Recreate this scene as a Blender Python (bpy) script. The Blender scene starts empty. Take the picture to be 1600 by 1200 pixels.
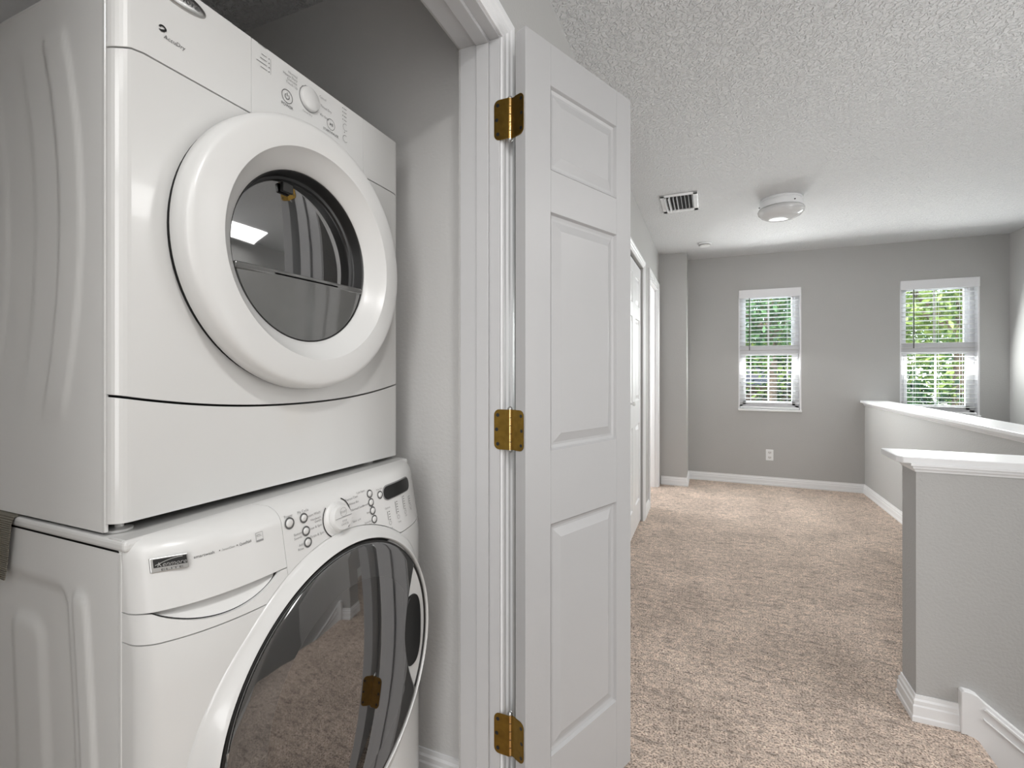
import bpy, bmesh, math, random
from mathutils import Vector, Matrix
random.seed(7)
S = bpy.context.scene
COL = S.collection
# ---------------------------------------------------------------- camera, world, lights, exposure
YAW = math.radians(22.6)
cd = bpy.data.cameras.new('camera'); cam = bpy.data.objects.new('camera', cd); COL.objects.link(cam)
cd.sensor_width = 36; cd.lens = 735 / 1600 * 36; cd.shift_y = -23 / 1600; cd.clip_start = .02
cam.location = (0, 0, 1.22); cam.rotation_euler = (math.radians(90), 0, YAW)
S.camera = cam
W = bpy.data.worlds.new('World'); S.world = W; W.use_nodes = True
nt = W.node_tree; bg = nt.nodes['Background']
sky = nt.nodes.new('ShaderNodeTexSky'); sky.sky_type = 'NISHITA'; sky.sun_elevation = math.radians(50)
sky.sun_rotation = math.radians(200); sky.sun_disc = False
nt.links.new(sky.outputs[0], bg.inputs[0]); bg.inputs[1].default_value = 1.4
sd = bpy.data.lights.new('sun', 'SUN'); sd.energy = 6; sd.angle = .01; sd.color = (1, .96, .88)
so = bpy.data.objects.new('sun', sd); COL.objects.link(so); so.rotation_euler = (math.radians(38), 0, math.radians(-28))

def area(name, loc, rot, sx, sy, power, col=(1, 1, 1)):
    d = bpy.data.lights.new(name, 'AREA'); d.shape = 'RECTANGLE'; d.size = sx; d.size_y = sy; d.energy = power; d.color = col
    o = bpy.data.objects.new(name, d); COL.objects.link(o); o.location = loc; o.rotation_euler = rot
    return o
# daylight from the far windows and side room; other area lights are added
area('stair_head_fill', (2.44, 1.58, 1.2), (0, math.radians(90), 0), 1.6, .9, 26, (1, .995, .99))  # added fill light; there is no window at the stair head
area('hall_end_fill', (.1, -2.15, 1.4), (math.radians(90), 0, 0), 1.0, 1.8, 28, (1, 1, 1))  # added fill behind the camera; the end wall has no window
area('daylight_side_room', (-1.55, 4.75, 1.2), (0, math.radians(-76), 0), 1.6, .8, 46, (1, .995, .99))
area('daylight_far_window', (.6, 5.60, 1.42), (math.radians(-72), 0, 0), .5, 1.1, 36, (.97, 1, .98))
area('daylight_far_window', (2.0, 5.60, 1.42), (math.radians(-72), 0, 0), .5, 1.1, 24, (.97, 1, .98))
area('skylight_at_window', (.6, 6.35, 2.3), (math.radians(-58), 0, 0), 1.0, .9, 90, (.96, .99, 1))
area('skylight_at_window', (2.0, 6.35, 2.3), (math.radians(-58), 0, 0), 1.0, .9, 90, (.96, .99, 1))
area('stairwell_fill', (1.95, 2.15, 2.42), (0, math.radians(12), 0), .7, 1.0, 22, (1, .99, .98))  # unseen fill light added over the stairwell
area('hall_ceiling_fill', (.1, -1.2, 2.40), (0, 0, 0), .9, 1.6, 23, (1, .995, .985))  # added panel of fill light behind the camera, without a fixture
for o_, e_ in (((.12, .1, 2.285), 9),):  # unseen light added overhead, standing in for bounced flash
    d = bpy.data.lights.new('overhead_fill', 'AREA'); d.shape = 'DISK'; d.size = .14; d.energy = e_; d.color = (1, .985, .965)
    o = bpy.data.objects.new('overhead_fill', d); COL.objects.link(o); o.location = o_
    o.visible_glossy = True
S.view_settings.view_transform = 'Standard'; S.view_settings.look = 'None'
S.view_settings.exposure = 0.0; S.view_settings.gamma = 1; S.view_settings.use_curve_mapping = False

# ---------------------------------------------------------------- materials
def mat(name, col, rough=.5, metal=0, spec=.5, coat=0, bump=None, noise=None, ior=None):
    m = bpy.data.materials.new(name); m.use_nodes = True; t = m.node_tree; b = t.nodes['Principled BSDF']
    b.inputs['Base Color'].default_value = (*col, 1); b.inputs['Roughness'].default_value = rough
    b.inputs['Metallic'].default_value = metal; b.inputs['Specular IOR Level'].default_value = spec
    if coat: b.inputs['Coat Weight'].default_value = coat; b.inputs['Coat Roughness'].default_value = .05
    if ior: b.inputs['IOR'].default_value = ior
    tc = t.nodes.new('ShaderNodeTexCoord')
    if noise:   # (scale, amount): gentle colour variation of the thing itself
        n = t.nodes.new('ShaderNodeTexNoise'); n.inputs['Scale'].default_value = noise[0]; n.inputs['Detail'].default_value = 4
        r = t.nodes.new('ShaderNodeMapRange'); r.inputs[3].default_value = 1 - noise[1]; r.inputs[4].default_value = 1 + noise[1]
        x = t.nodes.new('ShaderNodeVectorMath'); x.operation = 'SCALE'; x.inputs[0].default_value = col
        t.links.new(tc.outputs['Object'], n.inputs['Vector']); t.links.new(n.outputs[0], r.inputs[0])
        t.links.new(r.outputs[0], x.inputs[3]); t.links.new(x.outputs[0], b.inputs['Base Color'])
    if bump:    # (scale, strength, distance, detail)
        n = t.nodes.new('ShaderNodeTexNoise'); n.inputs['Scale'].default_value = bump[0]
        n.inputs['Detail'].default_value = bump[3] if len(bump) > 3 else 3
        u = t.nodes.new('ShaderNodeBump'); u.inputs['Strength'].default_value = bump[1]; u.inputs['Distance'].default_value = bump[2]
        t.links.new(tc.outputs['Object'], n.inputs['Vector']); t.links.new(n.outputs[0], u.inputs['Height']); t.links.new(u.outputs[0], b.inputs['Normal'])
    return m
M = {}
M['wall'] = mat('wall_paint', (.46, .456, .448), .75, spec=.25, bump=(110, .25, .004, 2), noise=(3, .02))
M['closetwall'] = mat('closet_wall_paint', (.64, .636, .628), .75, spec=.25, bump=(90, .25, .004, 2), noise=(2.5, .03))
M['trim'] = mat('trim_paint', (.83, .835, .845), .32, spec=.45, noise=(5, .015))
M['trimdim'] = mat('trim_paint_dimmed', (.54, .542, .55), .34, spec=.45, noise=(5, .015))  # trim paint darkened in colour for the dimmer light at the laundry jamb
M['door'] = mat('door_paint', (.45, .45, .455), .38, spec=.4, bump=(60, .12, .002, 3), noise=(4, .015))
M['enamel'] = mat('white_enamel', (.71, .71, .70), .22, spec=.5, coat=.35, noise=(4, .012))
M['enamel_side'] = mat('cabinet_enamel', (.72, .72, .71), .3, spec=.5, noise=(3.5, .02))
M['plastic'] = mat('white_plastic', (.73, .73, .72), .28, spec=.5, noise=(6, .01))
M['dark'] = mat('dark_plastic', (.012, .012, .012), .35, noise=(9, .1))
M['gap'] = mat('dark_gap', (.02, .02, .02), .8, noise=(9, .1))
M['ink'] = mat('printed_ink', (.10, .10, .10), .6, noise=(9, .05))
M['inkgrey'] = mat('grey_ink', (.30, .30, .30), .6, noise=(9, .05))
M['steel'] = mat('brushed_metal', (.55, .55, .54), .3, metal=1, noise=(30, .05))
M['brass'] = mat('aged_brass', (.27, .165, .035), .34, metal=1, noise=(60, .35))
M['brassbright'] = mat('worn_brass', (.85, .58, .25), .22, metal=1, noise=(60, .2))
M['lampglass'] = mat('opal_glass', (.62, .62, .62), .12, spec=.6, noise=(5, .01))
M['vinyl'] = mat('window_vinyl', (.82, .82, .84), .35, noise=(4, .01))
M['slat'] = mat('blind_slat', (.84, .84, .84), .4, noise=(4, .01))
M['cord'] = mat('blind_cord', (.07, .07, .065), .7, noise=(4, .05))
M['muntin'] = mat('muntin_grey', (.35, .33, .30), .5, noise=(4, .05))
M['bark'] = mat('bark', (.16, .11, .07), .9, bump=(30, .8, .02), noise=(8, .3))
M['brownwall'] = mat('brown_siding', (.17, .115, .09), .8, bump=(12, .4, .01), noise=(2, .15))
M['grass'] = mat('lawn', (.035, .06, .02), .9, bump=(30, .8, .03), noise=(3, .4))
M['darkroof'] = mat('roof_shingle', (.10, .075, .06), .85, bump=(25, .6, .01), noise=(6, .2))
M['strap'] = mat('webbing', (.20, .185, .15), .85, noise=(40, .1))
def leafmat(name, a, b):
    m = bpy.data.materials.new(name); m.use_nodes = True; t = m.node_tree; p = t.nodes['Principled BSDF']
    g = t.nodes.new('ShaderNodeNewGeometry'); r = t.nodes.new('ShaderNodeValToRGB')
    r.color_ramp.elements[0].color = (*a, 1); r.color_ramp.elements[1].color = (*b, 1)
    t.links.new(g.outputs['Random Per Island'], r.inputs[0]); t.links.new(r.outputs[0], p.inputs['Base Color'])
    p.inputs['Roughness'].default_value = .5
    tr = t.nodes.new('ShaderNodeBsdfTranslucent'); mx = t.nodes.new('ShaderNodeMixShader'); mx.inputs[0].default_value = .35
    t.links.new(r.outputs[0], tr.inputs[0]); t.links.new(p.outputs[0], mx.inputs[1]); t.links.new(tr.outputs[0], mx.inputs[2])
    t.links.new(mx.outputs[0], t.nodes['Material Output'].inputs[0])
    return m
M['leafA'] = leafmat('leaf_yellow_green', (.06, .13, .02), (.42, .50, .12))
M['leafB'] = leafmat('leaf_green', (.02, .06, .018), (.14, .26, .08))
M['leafC'] = leafmat('leaf_dark', (.008, .02, .010), (.05, .085, .035))
def glassmat(name):
    m = bpy.data.materials.new(name); m.use_nodes = True; t = m.node_tree
    t.nodes.remove(t.nodes['Principled BSDF'])
    tr = t.nodes.new('ShaderNodeBsdfTransparent'); tr.inputs[0].default_value = (.93, .95, .95, 1)
    gl = t.nodes.new('ShaderNodeBsdfGlossy'); gl.inputs['Roughness'].default_value = .01
    fr = t.nodes.new('ShaderNodeFresnel'); fr.inputs[0].default_value = 1.45; mx = t.nodes.new('ShaderNodeMixShader')
    t.links.new(fr.outputs[0], mx.inputs[0]); t.links.new(tr.outputs[0], mx.inputs[1]); t.links.new(gl.outputs[0], mx.inputs[2])
    t.links.new(mx.outputs[0], t.nodes['Material Output'].inputs[0]); return m
M['glass'] = glassmat('window_glass')
M['smoke'] = mat('smoked_glass', (.04, .04, .04), .03, spec=.5, ior=2.8, noise=(40, .12))
M['smokedeep'] = mat('smoked_glass_deep', (.006, .006, .006), .03, spec=.5, ior=3.3, noise=(40, .12))
M['smokelight'] = mat('smoked_plastic', (.12, .12, .117), .05, spec=.5, ior=2.1, noise=(20, .08))

def carpetmat():
    m = bpy.data.materials.new('carpet_pile'); m.use_nodes = True; t = m.node_tree; p = t.nodes['Principled BSDF']; L = t.links.new
    tc = t.nodes.new('ShaderNodeTexCoord')
    def noise(sc, det, rough=.6):
        n = t.nodes.new('ShaderNodeTexNoise'); n.inputs['Scale'].default_value = sc; n.inputs['Detail'].default_value = det
        n.inputs['Roughness'].default_value = rough; L(tc.outputs['Object'], n.inputs['Vector']); return n
    fine = noise(150, 3, .75); mid = noise(38, 3, .65); big = noise(3.2, 4, .6)
    r1 = t.nodes.new('ShaderNodeValToRGB'); e = r1.color_ramp.elements
    e[0].position = .36; e[0].color = (.17, .115, .08, 1); e[1].position = .60; e[1].color = (.98, .82, .71, 1)
    k = r1.color_ramp.elements.new(.46); k.color = (.62, .495, .41, 1)
    L(fine.outputs[0], r1.inputs[0])
    mr = t.nodes.new('ShaderNodeMapRange'); mr.inputs[1].default_value = .3; mr.inputs[2].default_value = .7; mr.inputs[3].default_value = .86; mr.inputs[4].default_value = 1.22
    L(big.outputs[0], mr.inputs[0])
    mr2 = t.nodes.new('ShaderNodeMapRange'); mr2.inputs[1].default_value = .3; mr2.inputs[2].default_value = .7; mr2.inputs[3].default_value = .72; mr2.inputs[4].default_value = 1.22
    L(mid.outputs[0], mr2.inputs[0])
    mu = t.nodes.new('ShaderNodeMath'); mu.operation = 'MULTIPLY'; L(mr.outputs[0], mu.inputs[0]); L(mr2.outputs[0], mu.inputs[1])
    vs = t.nodes.new('ShaderNodeVectorMath'); vs.operation = 'SCALE'; L(r1.outputs[0], vs.inputs[0]); L(mu.outputs[0], vs.inputs[3])
    L(vs.outputs[0], p.inputs['Base Color']); p.inputs['Roughness'].default_value = .95; p.inputs['Specular IOR Level'].default_value = .1
    mp = t.nodes.new('ShaderNodeMapping'); mp.inputs['Scale'].default_value = (14, 46, 20); mp.inputs['Rotation'].default_value = (0, 0, .15)
    L(tc.outputs['Object'], mp.inputs[0]); ln = t.nodes.new('ShaderNodeTexNoise'); ln.inputs['Scale'].default_value = 1.0; ln.inputs['Detail'].default_value = 4; ln.inputs['Distortion'].default_value = .6
    L(mp.outputs[0], ln.inputs['Vector'])
    lr = t.nodes.new('ShaderNodeMapRange'); lr.inputs[1].default_value = .30; lr.inputs[2].default_value = .47; lr.inputs[3].default_value = .62; lr.inputs[4].default_value = 1.0; L(ln.outputs[0], lr.inputs[0])
    mu2 = t.nodes.new('ShaderNodeMath'); mu2.operation = 'MULTIPLY'; L(mu.outputs[0], mu2.inputs[0]); L(lr.outputs[0], mu2.inputs[1]); L(mu2.outputs[0], vs.inputs[3])
    ad = t.nodes.new('ShaderNodeMath'); ad.operation = 'MULTIPLY_ADD'; L(mid.outputs[0], ad.inputs[0]); ad.inputs[1].default_value = 1.4; L(fine.outputs[0], ad.inputs[2])
    b = t.nodes.new('ShaderNodeBump'); b.inputs['Strength'].default_value = 1.0; b.inputs['Distance'].default_value = .012
    L(ad.outputs[0], b.inputs['Height']); L(b.outputs[0], p.inputs['Normal'])
    return m
M['carpet'] = carpetmat()
def ceilmat():
    m = bpy.data.materials.new('ceiling_texture'); m.use_nodes = True; t = m.node_tree; p = t.nodes['Principled BSDF']; L = t.links.new
    tc = t.nodes.new('ShaderNodeTexCoord')
    p.inputs['Base Color'].default_value = (.70, .703, .708, 1); p.inputs['Roughness'].default_value = .8; p.inputs['Specular IOR Level'].default_value = .2
    n = t.nodes.new('ShaderNodeTexNoise'); n.inputs['Scale'].default_value = 66; n.inputs['Detail'].default_value = 2.5; n.inputs['Distortion'].default_value = .9
    L(tc.outputs['Object'], n.inputs['Vector'])
    r = t.nodes.new('ShaderNodeMapRange'); r.inputs[1].default_value = .42; r.inputs[2].default_value = .6; r.interpolation_type = 'SMOOTHSTEP'
    L(n.outputs[0], r.inputs[0])
    b = t.nodes.new('ShaderNodeBump'); b.inputs['Strength'].default_value = .85; b.inputs['Distance'].default_value = .0055
    L(r.outputs[0], b.inputs['Height']); L(b.outputs[0], p.inputs['Normal'])
    return m
M['ceiling'] = ceilmat()
def strapmat():
    m = M['strap']; t = m.node_tree; L = t.links.new; p = t.nodes['Principled BSDF']
    tc = t.nodes.new('ShaderNodeTexCoord'); w = t.nodes.new('ShaderNodeTexWave'); w.bands_direction = 'Z'; w.inputs['Scale'].default_value = 90
    L(tc.outputs['Object'], w.inputs['Vector']); b = t.nodes.new('ShaderNodeBump'); b.inputs['Strength'].default_value = .9; b.inputs['Distance'].default_value = .002
    L(w.outputs[0], b.inputs['Height']); L(b.outputs[0], p.inputs['Normal'])
strapmat()

# ---------------------------------------------------------------- helpers
ORG = {}
def new(): return bmesh.new()
def link_mesh(name, me, m, parent):
    o = bpy.data.objects.new(name, me); COL.objects.link(o)
    if m: me.materials.append(m)
    org = ORG.get(parent.name, Vector((0, 0, 0))) if parent else Vector((0, 0, 0))
    if parent:
        o.parent = parent; me.transform(Matrix.Translation(-org))
    ORG[o.name] = org
    return o
def obj(name, bm, m, parent=None, smooth=False, bevel=0, seg=2, recalc=True):
    if recalc: bmesh.ops.recalc_face_normals(bm, faces=bm.faces)
    me = bpy.data.meshes.new(name); bm.to_mesh(me); bm.free()
    o = link_mesh(name, me, m, parent)
    if smooth:
        me.shade_smooth()
        e = o.modifiers.new('ws', 'EDGE_SPLIT') if smooth == 'split' else None
        if e: e.split_angle = math.radians(35)
    if bevel:
        b = o.modifiers.new('bevel', 'BEVEL'); b.width = bevel; b.segments = seg; b.limit_method = 'ANGLE'; b.angle_limit = math.radians(40)
        b.harden_normals = False
    return o
def empty(name, loc, label=None, cat=None, group=None, kind=None):
    o = bpy.data.objects.new(name, None); COL.objects.link(o); o.location = loc; o.empty_display_size = .1
    ORG[o.name] = Vector(loc); tag(o, label, cat, group, kind); return o
def tag(o, label=None, cat=None, group=None, kind=None):
    if label: o['label'] = label
    if cat: o['category'] = cat
    if group: o['group'] = group
    if kind: o['kind'] = kind
    return o
def box(bm, x0, x1, y0, y1, z0, z1, f=None):
    v = [bm.verts.new(f(*c) if f else c) for c in ((x0, y0, z0), (x1, y0, z0), (x1, y1, z0), (x0, y1, z0), (x0, y0, z1), (x1, y0, z1), (x1, y1, z1), (x0, y1, z1))]
    for q in ((0, 3, 2, 1), (4, 5, 6, 7), (0, 1, 5, 4), (1, 2, 6, 5), (2, 3, 7, 6), (3, 0, 4, 7)): bm.faces.new([v[i] for i in q])
def tube(bm, p0, p1, r, n=12, r1=None):
    p0 = Vector(p0); p1 = Vector(p1); d = (p1 - p0).normalized(); a = d.orthogonal().normalized(); b = d.cross(a); r1 = r if r1 is None else r1
    A = [bm.verts.new(p0 + (a * math.cos(2 * math.pi * i / n) + b * math.sin(2 * math.pi * i / n)) * r) for i in range(n)]
    B = [bm.verts.new(p1 + (a * math.cos(2 * math.pi * i / n) + b * math.sin(2 * math.pi * i / n)) * r1) for i in range(n)]
    for i in range(n): bm.faces.new((A[i], A[(i + 1) % n], B[(i + 1) % n], B[i]))
    bm.faces.new(A[::-1]); bm.faces.new(B)
def lathe(bm, prof, place, n=64, close=True):
    """prof: list of (radius, height); place(u, v, h) -> point"""
    rings = []
    for r, h in prof:
        if r < 1e-6: rings.append([bm.verts.new(place(0, 0, h))])
        else: rings.append([bm.verts.new(place(r * math.cos(2 * math.pi * i / n), r * math.sin(2 * math.pi * i / n), h)) for i in range(n)])
    for a, b in zip(rings, rings[1:]):
        for i in range(n):
            j = (i + 1) % n
            if len(a) == 1 and len(b) == 1: continue
            if len(a) == 1: bm.faces.new((a[0], b[i], b[j]))
            elif len(b) == 1: bm.faces.new((a[i], a[j], b[0]))
            else: bm.faces.new((a[i], a[j], b[j], b[i]))
def prism(bm, pts, place, h0, h1):
    A = [bm.verts.new(place(u, v, h0)) for u, v in pts]; B = [bm.verts.new(place(u, v, h1)) for u, v in pts]
    n = len(pts)
    for i in range(n): bm.faces.new((A[i], A[(i + 1) % n], B[(i + 1) % n], B[i]))
    bm.faces.new(A[::-1]); bm.faces.new(B)
def rrect(u0, u1, v0, v1, r, n=5, corners=(1, 1, 1, 1)):
    out = []
    for k, (cx, cy, a0) in enumerate(((u1 - r, v1 - r, 0), (u0 + r, v1 - r, 90), (u0 + r, v0 + r, 180), (u1 - r, v0 + r, 270))):
        if corners[k]:
            for i in range(n + 1):
                a = math.radians(a0 + 90 * i / n); out.append((cx + r * math.cos(a), cy + r * math.sin(a)))
        else: out.append(((u1, v1), (u0, v1), (u0, v0), (u1, v0))[k])
    return out
def structure(name, m, boxes, label=None, bevel=0):
    bm = new()
    for b in boxes: box(bm, *b)
    o = obj(name, bm, m, bevel=bevel); tag(o, label, 'wall' if name.startswith('wall') else name.split('_')[0], kind='structure'); return o

# ---------------------------------------------------------------- room shell
H = 2.44
Z0 = -2.9
ops = [(-.42, 1.075, 2.05), (2.43, 3.89, 2.03), (4.33, 5.08, 2.05)]      # openings in the left wall; laundry one widened out of view for light
LB = []; y = -2.2
for a, b, zt in ops:
    LB += [(-.597, -.482, y, a, 0, H), (-.597, -.482, a, b, zt, H)]; y = b
LB.append((-.597, -.482, y, 5.75, 0, H))
structure('wall_left', M['wall'], LB, 'long light grey wall on the left holding the closet and doorway openings')
structure('wall_column', M['wall'], [(-.482, -.203, 5.23, 5.75, 0, H)], 'light grey wall projection in the far left corner')
far = [(-.203, .305, 5.61, 5.76, Z0, H), (.888, 1.705, 5.61, 5.76, Z0, H), (2.294, 2.65, 5.61, 5.76, Z0, H)]
for a, b in ((.305, .888), (1.705, 2.294)): far += [(a, b, 5.61, 5.76, Z0, .78), (a, b, 5.61, 5.76, 2.065, H)]
structure('wall_far', M['wall'], far, 'light grey far wall with two windows')
structure('wall_right', M['wall'], [(2.5, 2.65, .95, 5.61, Z0, H)], 'grey wall on the far side of the stairwell')
structure('wall_near_stair', M['wall'], [(.67, 2.5, .95, 1.1, Z0, H), (.67, .82, -2.2, .95, 0, H)], 'grey wall between hall and stairs')
structure('wall_behind', M['wall'], [(-.482, .67, -2.35, -2.2, 0, H)], 'grey wall behind the camera')
structure('wall_closet_side', M['closetwall'], [(-1.75, -.597, 1.2, 1.3, 0, H)], 'off white inner wall of the laundry closet')
structure('wall_closet_back', M['closetwall'], [(-1.75, -1.62, -.65, 1.2, 0, H)], 'off white back wall of the laundry closet')
structure('wall_closet_near', M['closetwall'], [(-1.62, -.597, -.65, -.55, 0, H)], 'off white near wall of the laundry closet')
structure('wall_side_room', M['wall'], [(-1.75, -1.62, 2.2, 5.75, 0, H), (-1.62, -.597, 2.2, 2.3, 0, H), (-1.62, -.597, 5.65, 5.75, 0, H), (-1.62, -.597, 4.0, 4.1, 0, H)], 'walls of the room and closet behind the left wall')
structure('wall_knee_near', M['wall'], [(.67, 1.56, 2.055, 2.18, Z0, .872)], 'near half height grey wall beside the top of the stairs')
structure('wall_knee_far', M['wall'], [(1.426, 1.56, 2.18, 5.61, Z0, .872)], 'far half height grey wall guarding the stairwell')
structure('ceiling', M['ceiling'], [(-1.75, 2.65, -2.35, 5.76, H, H + .1)], 'white knockdown textured ceiling')
fl = structure('floor', M['carpet'], [(-.482, .67, -2.2, .95, -.3, 0), (-.482, .80, .95, 2.055, -.3, 0), (-.482, .67, 2.055, 2.18, -.3, 0), (-.482, 1.426, 2.18, 5.61, -.3, 0), (-1.75, -.482, -.65, 5.75, -.3, 0)], 'beige plush carpeted floor')

# carpet nosing at the stair top and the flight below
st = empty('staircase', (.84, 1.58, 0), 'beige carpeted stairs going down to the right from the hall', 'staircase', kind='structure')
bm = new()
prism(bm, [(.80, 0), (.815, -.003), (.828, -.011), (.836, -.024), (.838, -.04), (.828, -.055), (.812, -.062), (.80, -.062)], lambda u, v, h: (u, h, v), 1.1, 2.055)
obj('nosing', bm, M['carpet'], st)
for k in range(5):
    x0 = .81 + k * .235; z = -.185 * (k + 1)
    bm = new()
    prism(bm, [(x0 - .01, z + .125), (x0, z + .125), (x0, z), (x0 + .235, z), (x0 + .256, z - .01), (x0 + .262, z - .03), (x0 + .25, z - .05), (x0 + .235, z - .055), (x0 + .235, z - .19), (x0 - .01, z - .19)], lambda u, v, h: (u, h, v), 1.1, 2.055)
    obj('step', bm, M['carpet'], st)
bm = new(); box(bm, 1.985, 2.5, 1.1, 2.6, -1.3, -1.11); box(bm, 1.56, 1.985, 2.18, 2.6, -1.3, -1.11); obj('landing', bm, M['carpet'], st)
for k in range(7):
    bm = new(); z = -1.11 - .185 * (k + 1); box(bm, 1.56, 2.5, 2.6 + k * .235, 2.6 + (k + 1) * .235 + .02, z - .2, z); obj('step', bm, M['carpet'], st)
structure('floor_below', M['carpet'], [(-.3, 2.5, .95, 5.61, Z0, Z0 + .3)], 'carpet at the foot of the stairs')

# ---------------------------------------------------------------- baseboards, casings, caps
PB = [(0, 0), (.0155, 0), (.0155, .016), (.0125, .021), (.0125, .052), (.0095, .057), (.0095, .070), (.0055, .076), (.0045, .088), (0, .088)]
def runner(name, prof, a, b, nrm, z=0, m=None, parent=None, label=None, m0=0, m1=0):
    """extrude profile (depth, height) from a to b on the wall; m0/m1: mitre (+1 grows outward, -1 shrinks)"""
    a = Vector((a[0], a[1], z)); b = Vector((b[0], b[1], z)); n = Vector((nrm[0], nrm[1], 0)); d = (b - a).normalized()
    bm = new()
    A = [bm.verts.new(a + n * p[0] + Vector((0, 0, p[1])) - d * p[0] * m0) for p in prof]
    B = [bm.verts.new(b + n * p[0] + Vector((0, 0, p[1])) + d * p[0] * m1) for p in prof]
    k = len(prof)
    for i in range(k): bm.faces.new((A[i], A[(i + 1) % k], B[(i + 1) % k], B[i]))
    bm.faces.new(A[::-1]); bm.faces.new(B)
    o = obj(name, bm, m or M['trim'], parent)
    if not parent: tag(o, label, 'baseboard' if 'base' in name else 'trim', kind='structure')
    return o
runner('baseboard_far', PB, (-.203, 5.61), (1.426, 5.61), (0, -1), label='white baseboard along the far wall below the left window', m0=-1, m1=-1)
runner('baseboard_column', PB, (-.458, 5.23), (-.203, 5.23), (0, -1), label='white baseboard on the front of the far left wall projection', m0=0, m1=1)
runner('baseboard_column', PB, (-.203, 5.23), (-.203, 5.61), (1, 0), label='short white baseboard on the side of the far left wall projection', m0=1, m1=-1)
runner('baseboard_knee', PB, (1.426, 2.18), (1.426, 5.61), (-1, 0), label='white baseboard along the far half height wall', m0=0, m1=-1)
runner('baseboard_knee_end', PB, (.67, 2.18), (.67, 2.055), (-1, 0), label='short white baseboard round the end of the near half height wall', m0=1, m1=1)
runner('baseboard_knee_front', PB, (.67, 2.055), (.783, 2.055), (0, -1), label='white baseboard on the front of the near half height wall', m0=1, m1=0)
runner('baseboard_knee_back', PB, (.67, 2.18), (1.426, 2.18), (0, 1), label='white baseboard behind the near half height wall', m0=1, m1=-1)
runner('baseboard_left', PB, (-.482, 3.95), (-.482, 4.27), (1, 0), label='short white baseboard between the folding door and the doorway')
runner('baseboard_left', PB, (-.482, 1.14), (-.482, 2.37), (1, 0), label='white baseboard behind the open panelled door')
runner('baseboard_hall', PB, (.67, -2.2), (.67, 1.1), (-1, 0), label='white baseboard on the hall side of the stair wall')
runner('baseboard_closet', PB, (-1.62, 1.2), (-.597, 1.2), (0, -1), label='white baseboard inside the laundry closet')

def casing(name, axis, pos, nrm, a, b, zt, label, w=.062):
    """door casing round an opening from a to b along y on wall plane x=pos; a stepped profile mitred at the corners"""
    prof = [(0, .0), (.007, .0), (.009, .006), (.009, .018), (.013, .024), (.0135, .036), (.017, .042), (.017, .056), (.014, w), (0, w)]   # depth, outward distance
    def ring(outs):
        return outs
    bm = new()
    path = [((a, 0), (-1, 0)), ((a, zt), (-1, 1)), ((b, zt), (1, 1)), ((b, 0), (1, 0))]
    rings = []
    for (py, pz), (oy, oz) in path:
        rings.append([bm.verts.new((pos + nrm * d, py + oy * w_, pz + oz * w_)) for d, w_ in prof])
    k = len(prof)
    for A, B in zip(rings, rings[1:]):
        for i in range(k): bm.faces.new((A[i], A[(i + 1) % k], B[(i + 1) % k], B[i]))
    bm.faces.new(rings[0]); bm.faces.new(rings[-1])
    o = obj(name, bm, M['trim']); tag(o, label, 'trim', kind='structure'); return o
casing('trim_1', 'y', -.482, 1, -.41, 1.079, 2.054, 'white moulded casing round the laundry closet opening')
casing('trim_2', 'y', -.482, 1, 2.43, 3.89, 2.03, 'white casing round the folding closet doors')
casing('trim_3', 'y', -.482, 1, 4.33, 5.075, 2.05, 'white casing round the far doorway on the left')
def jamb(name, a, b, zt, label, stop=True, x0=-.592, x1=-.480, t=.016):
    bm = new()
    box(bm, x0, x1, b - t + t, b + t, 0, zt + t); box(bm, x0, x1, a - t, a, 0, zt + t); box(bm, x0, x1, a, b, zt, zt + t)
    if stop:
        for q in ((-.541, -.507),):
            box(bm, q[0], q[1], b - .010, b + .001, 0, zt - .010); box(bm, q[0], q[1], a - .001, a + .010, 0, zt - .010); box(bm, q[0], q[1], a, b, zt - .010, zt + .001)
    o = obj(name, bm, M['trimdim' if name == 'trim_4' else 'trim'], bevel=.0015); tag(o, label, 'jamb', kind='structure'); return o
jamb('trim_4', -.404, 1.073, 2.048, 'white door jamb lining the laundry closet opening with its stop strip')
jamb('trim_5', 4.346, 5.064, 2.034, 'white jamb lining the far doorway on the left')

# half wall caps
def cap(name, pts, z0, z1, label):
    bm = new(); prism(bm, pts, lambda u, v, h: (u, v, h), z0, z1); o = obj(name, bm, M['trim'], bevel=.003); tag(o, label, 'trim', kind='structure'); return o
cap('trim_6', [(.614, 2.058), (.628, 2.038), (1.40, 2.038), (1.40, 2.228), (.618, 2.228)], .893, .916, 'white cap board on the near half height wall')
cap('trim_7', [(1.388, 2.06), (1.618, 2.038), (1.618, 5.609), (1.388, 5.609)], .890, .912, 'white cap board on the far half height wall')
PC = [(0, 0), (.004, 0), (.006, .006), (.012, .012), (.013, .020), (.020, .022), (.020, .03), (0, .03)]
runner('trim_8', PC, (.67, 2.055), (1.40, 2.055), (0, -1), z=.864, label='white moulding under the near cap facing the stairs', m0=1)
runner('trim_9', PC, (.67, 2.18), (.67, 2.055), (-1, 0), z=.864, label='white moulding under the near cap at its end', m0=1, m1=1)
runner('trim_10', PC, (1.426, 2.18), (1.426, 5.608), (-1, 0), z=.861, label='white moulding under the far cap')
runner('trim_11', PC, (.67, 2.18), (1.426, 2.18), (0, 1), z=.864, label='white moulding under the near cap on its back', m0=1)
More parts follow.
